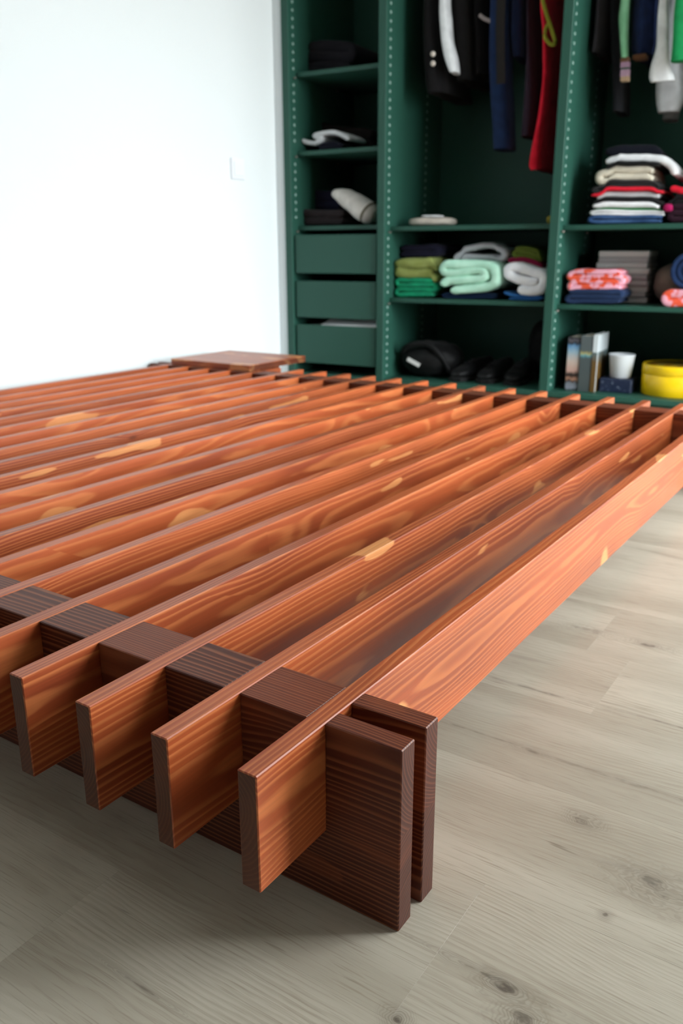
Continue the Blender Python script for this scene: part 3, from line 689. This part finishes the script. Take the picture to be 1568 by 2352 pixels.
# right bay
garment('coat', [(0, 1334, 1354), (60, 1336, 1356), (105, 1340, 1358), (118, 1342, 1356)], 0.20, 0.32, fab('charcoal_wool', (44, 41, 45)), 'charcoal wool coat hanging against the right-hand divider', 'coat', 11)
garment('trousers', [(0, 1398, 1416), (120, 1398, 1418), (200, 1400, 1422), (245, 1400, 1422), (254, 1400, 1420)], 0.24, 0.22, fab('dark_slate_wool', (36, 37, 42)), 'long dark slate trousers hanging behind the mint scarf', 'trousers', 12, 0.003)
sc, su, sz = garment('scarf', [(0, 1422, 1442), (40, 1418, 1440), (80, 1420, 1438), (115, 1422, 1438), (132, 1424, 1438)], 0.15, 0.05, fab('sage_mint_silk', (138, 196, 156), (120, 178, 138)), 'narrow mint green scarf with a pink striped end', 'scarf', 13, 0.003)
def scarf_end():
    cols = [((132, 142), lin(130, 96, 74)), ((142, 155), lin(186, 150, 178)), ((155, 159), lin(40, 92, 66)), ((159, 175), lin(198, 164, 190)), ((175, 185), lin(200, 170, 140))]
    for i, ((ya, yb), c) in enumerate(cols):
        ua, za = uz(1424, ya, 0.16); ub, zb = uz(1443, yb, 0.16)
        o = link('end_stripe', box_mesh(ub - ua, 0.03, za - zb + 0.001, 0.003, 'st%d' % i), fabric('scarf_stripe_%d' % i, c), sc, ((ua + ub) / 2 - su, 0.175 - 0.30, (za + zb) / 2 - sz))
scarf_end()
nj, nu, nz_ = garment('jacket', [(0, 1452, 1498), (60, 1448, 1496), (105, 1446, 1492), (126, 1450, 1484)], 0.18, 0.30, fab('dark_navy_denim', (28, 44, 84), (22, 34, 66)), 'dark navy jacket hanging between the mint scarf and white shirt', 'jacket', 14, 0.012)
u1_, z1_ = uz(1468, 133, 0.18)
link('hem', box_mesh(0.05, 0.05, 0.018, 0.004, 'hem'), fab('tan_leather_hem', (104, 70, 48)), nj, (u1_ - nu, 0.20 - 0.30, z1_ + 0.004 - nz_))
garment('shirt', [(0, 1510, 1532), (60, 1506, 1532), (110, 1504, 1532), (150, 1494, 1534), (176, 1490, 1542), (184, 1494, 1544)], 0.125, 0.07, fab('bright_white_cotton', (248, 249, 252)), 'bright white shirt hanging beside the green shirt', 'shirt', 15, 0.006)
garment('shirt', [(0, 1540, 1562), (90, 1520, 1556), (180, 1504, 1562), (235, 1502, 1560), (254, 1506, 1550)], 0.215, 0.08, fab('grey_white_cotton', (206, 208, 212)), 'longer greyish white shirt hanging behind the bright white one', 'shirt', 16, 0.006)
garment('shirt', [(0, 1566, 1586), (150, 1556, 1580), (240, 1522, 1556), (274, 1516, 1548)], 0.315, 0.10, fab('mid_grey_cotton', (128, 128, 130)), 'grey shirt whose hem hangs lowest below the white shirts', 'shirt', 17, 0.004)
garment('shirt', [(0, 1546, 1600), (60, 1542, 1600), (120, 1538, 1600), (138, 1536, 1600)], 0.045, 0.065, fab('kelly_green_cotton', (32, 160, 92), (26, 140, 80)), 'vivid kelly green shirt hanging in front of the white shirts', 'shirt', 18, 0.005)

# right bay, tall stack of folded clothes on the upper shelf
st = 'stacked shirts on the right shelf'
stack = [  # name, x0, x1, y0, y1, layers, colour, label, bow, sag
    ('folded_jeans', 1353, 1524, 496, 520, 2, ('faded_denim', (66, 98, 142), (44, 74, 118)), 'faded blue folded jeans at the bottom of the tall stack', 0, 0),
    ('folded_shirt', 1358, 1528, 482, 498, 2, ('bright_white_cotton', (248, 249, 252)), 'white folded shirt lying directly on the faded jeans', 0, 3),
    ('folded_shirt', 1360, 1526, 476, 484, 1, ('grass_green_trim', (34, 132, 66)), 'thin grass green folded shirt between two white ones', -3, 2),
    ('folded_shirt', 1352, 1520, 460, 477, 1, ('bright_white_cotton', (248, 249, 252)), 'white folded shirt lying on the thin green shirt', 4, 6),
    ('folded_shirt', 1356, 1530, 448, 463, 1, ('black_cotton', (24, 24, 26)), 'black folded shirt in the middle of the tall stack', 5, 5),
    ('folded_shirt', 1362, 1524, 433, 452, 1, ('grey_white_cotton', (206, 208, 212)), 'off-white folded shirt under the red one', 3, -2),
    ('folded_shirt', 1352, 1530, 424, 437, 1, ('crimson_jersey', (196, 26, 46)), 'crimson folded shirt in the tall stack', 2, -6),
    ('folded_shirt', 1364, 1520, 408, 428, 2, ('graphite_cotton', (46, 45, 46)), 'graphite grey folded trousers above the crimson shirt', 0, -6),
    ('folded_shirt', 1370, 1508, 372, 414, 2, ('cream_linen', (222, 214, 196), (202, 194, 178)), 'crumpled cream linen bundle with black lining in the tall stack', 4, -3),
    ('folded_shirt', 1386, 1520, 364, 376, 1, ('black_cotton', (24, 24, 26)), 'thin black folded shirt between the cream bundle and the white top', 3, -4),
]
zc_ = SH['r1']
for i, (nm, x0, x1, y0, y1, ly, fc, lb, bow, sag) in enumerate(stack):
    o = pile(nm, x0, x1, y0, y1, ly, 0.085 + 0.006 * (i % 3), 0.30, fab(*fc), lb, 'folded clothes', st, zc_, 30 + i, bow=bow, sag=sag, k=1.05 if ly > 1 else 1.0)
    _, za = uz(1440, y0, 0.09); zc_ = za - 0.004
fold('folded_shirt', [(1392, 360), (1430, 352), (1490, 352), (1522, 356), (1542, 370), (1551, 390)], 0.11, 0.28, 0.028, fab('bright_white_cotton', (248, 249, 252)), 'white folded shirt on top of the tall stack, drooping at one end', 'folded clothes', st, None, seed=50)
pile('folded_jumper', 1380, 1530, 326, 348, 1, 0.16, 0.26, fab('midnight_wool', (20, 22, 34)), 'midnight blue jumper topmost on the tall stack', 'folded clothes', st, zc_ + 0.03, 51)
pile('folded_jumper', 1534, 1640, 476, 520, 3, 0.09, 0.30, fab('dark_plum_knit', (44, 20, 34)), 'dark plum folded jumpers at the bottom beside the tall stack', 'folded clothes', st, SH['r1'], 52)
soft_lump('folded_scarf', 0.018, 0.03, 0.03, fab('hot_pink_wool', (176, 24, 92)), 1.128, 0.105, 0.752, 'hot pink knot of cloth between the two stacks', 'cloth')
pile('folded_shirt', 1534, 1640, 454, 476, 2, 0.10, 0.28, fab('black_cotton', (24, 24, 26)), 'black folded shirts on the dark plum jumpers', 'folded clothes', st, 0.782, 53)
fold('folded_shirt', [(1538, 440), (1554, 443), (1570, 448), (1604, 456)], 0.10, 0.28, 0.022, fab('crimson_jersey', (196, 26, 46)), 'crimson shirt sloping off the tall stack onto the black shirts', 'folded clothes', st, None, seed=54)

# right bay, lower shelf
def coral():
    n = NT('coral_pink_print'); o = n.obj()
    v = n.noise(o, 34.0, 1.0); n.bump(n.noise(o, 700, 2), 0.3, 0.002)
    return n.done(n.ramp(v, [(0.0, lin(232, 84, 48)), (0.44, lin(232, 92, 66)), (0.52, lin(238, 168, 186)), (1.0, lin(240, 176, 200))]), 0.9, 0.2)
COR = coral()
o = pile('folded_jeans', 1300, 1426, 670, 702, 3, 0.075, 0.165, fab('indigo_denim', (34, 52, 86)), 'indigo folded jeans under the coral print cloth', 'folded clothes', None, SH['r2'], 60)
pile('folded_shirt', 1304, 1428, 628, 674, 4, 0.08, 0.155, COR, 'coral and pink print cloth folded on the indigo jeans', 'folded clothes', None, 0.464, 61, sag=4)
for i in range(9):
    uu, zz = uz(1435, 690, 0.27); rr = random.Random(80 + i)
    o = place(box_mesh(0.20 + rr.uniform(-.006, .006), 0.22, 0.0225, 0.004, 'mag%d' % i), 'magazine', paint('grey_print_%d' % i, lin(*[(206, 204, 202), (178, 176, 176), (216, 214, 210)][i % 3]), 0.6, 0.12), 0.95 + rr.uniform(-.006, .006), 0.36 + rr.uniform(-.006, .006), SH['r2'] + 0.0113 + i * 0.0226)
    o.rotation_euler[2] = TH + rr.uniform(-.05, .05)
    tag(o, ['bottom', 'second from bottom', 'third from bottom', 'fourth from bottom', 'middle', 'fourth from top', 'third from top', 'second from top', 'topmost'][i] + ' grey magazine in the pile behind the coral cloth', 'magazine', 'pile of grey magazines')
def roll(name, u, w, r, depth, turns, mat, label, squash=1.0):
    bm = bmesh.new(); n = int(turns * 26); th = r / (turns + 0.4); rows = []
    fr = [0, 0.02, 0.1, 0.5, 0.9, 0.98, 1]
    for t, sh in zip(fr, (.5, .85, 1, 1, 1, .85, .5)):
        row = []
        for i in range(n + 1):
            a = 2 * math.pi * i / 26 + 0.8; rc = th * 0.35 + th * a / (2 * math.pi) * 0.97
            rc = min(rc, r - th / 2)
            row.append([bm.verts.new(((rc + q * th * 0.46 * sh) * math.cos(a), t * depth, r * squash + (rc + q * th * 0.46 * sh) * math.sin(a) * squash)) for q in (1, -1)])
        rows.append(row)
    for A, B in zip(rows, rows[1:]):
        for i in range(n):
            bm.faces.new((A[i][0], A[i + 1][0], B[i + 1][0], B[i][0])); bm.faces.new((A[i][1], B[i][1], B[i + 1][1], A[i + 1][1]))
        bm.faces.new((A[0][0], B[0][0], B[0][1], A[0][1])); bm.faces.new((A[-1][0], A[-1][1], B[-1][1], B[-1][0]))
    for row in (rows[0], rows[-1]):
        for i in range(n): bm.faces.new((row[i][0], row[i][1], row[i + 1][1], row[i + 1][0]))
    zl = min(v.co.z for v in bm.verts)
    for v in bm.verts: v.co.z -= zl
    return tag(place(to_mesh(bm, name, True), name, mat, u, w, SH['r2']), label, 'towel')
soft_lump('rolled_blanket', 0.078, 0.15, 0.155, fab('taupe_fleece', (150, 134, 120)), 1.140, 0.37, SH['r2'], 'taupe brown rolled blanket beside the grey magazines', 'blanket', p=2.4)
o = roll('rolled_towel', 1.225, 0.10, 0.072, 0.11, 3, fab('indigo_towelling', (38, 62, 104), (26, 46, 84)), 'indigo blue rolled towel lying on a coral print cloth'); o.location.z += 0.052
pile('folded_shirt', 1522, 1640, 676, 712, 2, 0.065, 0.14, COR, 'coral and pink print cloth under the indigo rolled towel', 'folded clothes', None, SH['r2'], 62)

# right bay, wardrobe floor: books, cup, navy box, yellow tin
def spine_mat(name, stops, rough=0.45):
    n = NT(name); x, y, z = n.sep(n.n('ShaderNodeTexCoord').outputs['Generated'])
    jit = n.math('MULTIPLY', n.math('SUBTRACT', n.noise(n.n('ShaderNodeTexCoord').outputs['Generated'], 7.0, 2.0), 0.5), 0.16)
    c = n.ramp(n.math('ADD', z, jit), stops, 'LINEAR'); return n.done(c, rough, 0.5)
def book(u, w, th, hh, dp, cover, label, lean=0.0):
    t = empty('book', W3(u, w, ZB), TH + lean); tag(t, label, 'book', 'books standing on the wardrobe floor')
    box('cover', 0, 0.0025, 0, dp, 0, hh, cover, t, 0.0008); box('cover', th - 0.0025, th, 0, dp, 0, hh, cover, t, 0.0008)
    box('spine', 0.0, th, -0.0025, 0.0, 0, hh, cover, t, 0.0008)
    box('page_block', 0.0025, th - 0.0025, 0.0, dp - 0.004, 0.003, hh - 0.003, paint('page_paper', lin(214, 206, 190), 0.85), t, 0.0)
Kb = lin(16, 15, 16)
book(0.800, 0.075, 0.050, 0.215, 0.15, spine_mat('photo_cover_print', [(0, Kb), (0.05, lin(140, 144, 156)), (0.14, lin(120, 124, 134)), (0.17, Kb), (0.22, lin(176, 130, 108)), (0.27, lin(60, 40, 34)), (0.31, Kb), (0.38, lin(190, 150, 138)), (0.55, lin(196, 176, 166)), (0.72, lin(150, 176, 190)), (0.84, lin(96, 142, 184)), (0.88, Kb), (0.93, lin(90, 88, 96)), (1, Kb)]), 'thick book with a photographic blue and skin-toned spine beside the divider')
book(0.853, 0.070, 0.046, 0.222, 0.16, spine_mat('slate_cover_print', [(0, lin(74, 82, 82)), (0.5, lin(70, 80, 82)), (0.60, lin(72, 82, 84)), (0.64, lin(90, 150, 160)), (0.68, lin(170, 160, 100)), (0.74, lin(80, 90, 92)), (1, lin(84, 92, 94))]), 'slate grey book with a small coloured emblem, second from the divider')
def white_book_mat():
    n = NT('white_cover_print'); x, y, z = n.sep(n.n('ShaderNodeTexCoord').outputs['Object'])
    v = n.noise(n.n('ShaderNodeTexCoord').outputs['Object'], 26.0, 1.0)
    pic = n.ramp(n.math('ADD', z, n.math('MULTIPLY', n.math('SUBTRACT', v, 0.5), 0.08)), [(0.0, lin(96, 70, 30)), (0.20, lin(70, 180, 210)), (0.36, lin(40, 84, 46)), (0.48, lin(30, 54, 26)), (0.62, lin(130, 104, 40))])
    m = n.math('MULTIPLY', n.math('LESS_THAN', z, 0.045), n.math('GREATER_THAN', y, -0.075))
    return n.done(n.mix(m, lin(196, 204, 208), pic), 0.4, 0.5)
book(0.902, 0.068, 0.020, 0.228, 0.17, white_book_mat(), 'slim white book with a picture cover standing against the slate book')
nb = tag(place(box_mesh(0.125, 0.12, 0.055, 0.003, 'nbox'), 'navy_box', None, 0.995, 0.155, ZB + 0.0275), 'low navy box with pale speckles under the white cup', 'box')
def speckle():
    n = NT('navy_speckle_print'); v = n.noise(n.obj(), 70.0, 2.0)
    return n.done(n.mix(n.step(v, 0.58, 0.72), lin(24, 36, 62), lin(120, 130, 150)), 0.5, 0.4)
nb.data.materials.append(speckle())
cup = lathe('cup', [(0.0, 0.0), (0.038, 0.0), (0.041, 0.003), (0.050, 0.088), (0.052, 0.094), (0.0495, 0.094), (0.047, 0.086), (0.038, 0.006), (0.0, 0.005)], paint('white_glaze', lin(214, 218, 222), 0.25, 0.01, 0.5), None, 44, W3(1.000, 0.155, ZB + 0.055))
tag(cup, 'white tapered cup standing on the low navy box', 'cup')
TY = paint('yellow_tin_lacquer', lin(248, 206, 14), 0.32, 0.02, 0.5)
tin = tag(empty('round_tin', W3(1.205, 0.185, ZB), TH), 'large round yellow tin with a patterned lid at the wardrobe floor', 'tin')
lathe('tin_body', [(0.0, 0.0), (0.122, 0.0), (0.125, 0.003), (0.125, 0.085), (0.12, 0.088), (0, 0.088)], TY, tin, 60)
lathe('tin_lid', [(0.1252, 0.082), (0.1266, 0.083), (0.1266, 0.112), (0.125, 0.118), (0.122, 0.120), (0.116, 0.116), (0.0, 0.116)], TY, tin, 60)
def lid_print():
    n = NT('lid_print'); v = n.noise(n.obj(), 30.0, 2.0)
    return n.done(n.ramp(v, [(0.35, lin(120, 70, 14)), (0.5, lin(176, 130, 24)), (0.62, lin(140, 130, 60)), (0.75, lin(190, 150, 40))]), 0.4, 0.5)
lathe('lid_picture', [(0.0, 0.1158), (0.112, 0.1158), (0.112, 0.1170), (0.0, 0.1170)], lid_print(), tin, 48)

# ------------------------------------------------------------------ settle the folded clothes on one another
from mathutils.bvhtree import BVHTree
bpy.context.view_layer.update()
def item(words): return [o for l, o in CLOTH.items() if words in l][0]
def tree(objs):
    V, P = [], []
    for o in objs:
        b = len(V); V += [o.matrix_world @ v.co for v in o.data.vertices]; P += [[b + i for i in p.vertices] for p in o.data.polygons]
    return BVHTree.FromPolygons(V, P)
def fit(o, z0, z1, px=None, w=None):
    """bring a folded piece into the height (and the width, in photo pixels) it has in the photograph"""
    vs = o.data.vertices; a, b = min(v.co.z for v in vs), max(v.co.z for v in vs)
    for v in vs: v.co.z = (v.co.z - a) / (b - a) * (z1 - z0)
    o.location.z = z0
    if px:
        cu = (o.location - ORI).dot(TU); zc = (z0 + z1) / 2
        d0, d1 = [next(uz(x, y, w)[0] for y in range(0, 1000) if uz(x, y, w)[1] < zc) - cu for x in px]
        a, b = min(v.co.x for v in vs), max(v.co.x for v in vs)
        for v in vs: v.co.x = d0 + (v.co.x - a) / (b - a) * (d1 - d0)
    o.data.update(); bpy.context.view_layer.update()
def drape(o, on, press=0.0012, top=None, nx=17, ny=9, rigid=False):
    """let a piece follow the top of what it lies on, column by column, keeping its thickness"""
    S, own = tree(on), tree([o]); vs = o.data.vertices; M = o.matrix_world
    x0, x1 = min(v.co.x for v in vs), max(v.co.x for v in vs); y0, y1 = min(v.co.y for v in vs), max(v.co.y for v in vs)
    D = {}
    for i in range(nx):
        for j in range(ny):
            x = x0 + (x1 - x0) * (0.02 + 0.96 * i / (nx - 1)); y = y0 + (y1 - y0) * (0.03 + 0.94 * j / (ny - 1))
            p = M @ Vector((x, y, 0))
            lo, ln = own.ray_cast(Vector((p.x, p.y, -1.0)), Vector((0, 0, 1)))[:2]; up, un = S.ray_cast(Vector((p.x, p.y, 5.0)), Vector((0, 0, -1)))[:2]
            if lo and up and abs(ln.z) > 0.88 and abs(un.z) > 0.88: D[i, j] = up.z - lo.z - press      # flat parts only, not the rounded folds
    if not D: return
    if rigid:
        q = sorted(D.values()); o.location.z += q[int(0.85 * (len(q) - 1))]; bpy.context.view_layer.update(); return
    full = {}
    for i in range(nx):
        for j in range(ny):
            k = min(D, key=lambda q: (q[0] - i) ** 2 * 0.5 + (q[1] - j) ** 2); full[i, j] = D.get((i, j), D[k])
    for v in vs:
        fx = min(max(((v.co.x - x0) / (x1 - x0) - 0.02) / 0.96, 0), 1) * (nx - 1); fy = min(max(((v.co.y - y0) / (y1 - y0) - 0.03) / 0.94, 0), 1) * (ny - 1)
        i, j = min(int(fx), nx - 2), min(int(fy), ny - 2); a, b = fx - i, fy - j
        v.co.z += (full[i, j] * (1 - a) + full[i + 1, j] * a) * (1 - b) + (full[i, j + 1] * (1 - a) + full[i + 1, j + 1] * a) * b
    if top is not None:
        lz, hz = min(v.co.z for v in vs), max(v.co.z for v in vs); lim = top - o.location.z
        if hz > lim:
            for v in vs: v.co.z -= (hz - lim) * max(0.0, (v.co.z - lz) / (hz - lz)) 
    # whatever still dips into the support is pressed flat against it
    Mi = M.inverted()
    for v in vs:
        p = M @ v.co; h = S.ray_cast(Vector((p.x, p.y, 5.0)), Vector((0, 0, -1)))[0]
        if h and 0 < h.z - p.z < 0.022: v.co = Mi @ Vector((p.x, p.y, h.z - press * 0.5))
    o.data.update(); bpy.context.view_layer.update()
# left bay
drape(item('dark navy folded jumper'), [item('charcoal folded trousers')])
# towels
em, ol, nvy, mi, bl = item('emerald green'), item('olive green folded towel between'), item('dark navy folded towel'), item('pale mint'), item('dark blue folded cloth')
gr, wh_, bb_, ra, le = item('light grey towel'), item('bright white towel'), item('bright blue folded'), item('raspberry'), item('leaf green')
fit(em, SH['m2'], 0.508, (905, 1003), 0.09); fit(bl, SH['m2'], 0.447, (1012, 1140), 0.10); fit(bb_, SH['m2'], 0.458, (1153, 1248), 0.075)
fit(ol, 0.507, 0.598, (906, 1004), 0.09); drape(ol, [em])
fit(mi, 0.446, 0.588, (1005, 1149), 0.065); drape(mi, [bl], rigid=True)
fit(wh_, 0.457, 0.590, (1152, 1258), 0.065); drape(wh_, [bb_], rigid=True)
fit(nvy, 0.60, 0.658, (918, 1010), 0.14); drape(nvy, [ol], rigid=True)
fit(gr, 0.59, 0.672); drape(gr, [mi], top=0.6995)
fit(ra, 0.58, 0.602); drape(ra, [wh_]); fit(le, 0.60, 0.650); drape(le, [ra], top=0.6995)
# tall stack
prev = None
for nm, x0, x1, y0, y1, ly, fc, lb, bow, sag in stack:
    o = item(lb); h = max(v.co.z for v in o.data.vertices) - min(v.co.z for v in o.data.vertices)
    if prev is None: fit(o, SH['r1'], SH['r1'] + h * 0.82)
    else: fit(o, o.location.z, o.location.z + h * 0.80); drape(o, [prev])
    prev = o
drape(item('on top of the tall stack, drooping'), [prev]); drape(item('midnight blue jumper'), [item('on top of the tall stack, drooping')])
drape(item('black folded shirts on'), [item('dark plum folded jumpers')]); drape(item('crimson shirt sloping'), [item('black folded shirts on')])
# lower shelf
drape(item('coral and pink print cloth folded on'), [item('indigo folded jeans')])
rt = [o for o in C.objects if o.name.startswith('rolled_towel') and 'indigo' in o.get('label', '')][0]
rt.location.z = max(v.co.z for v in item('cloth under the indigo rolled').data.vertices) + SH['r2'] - 0.002
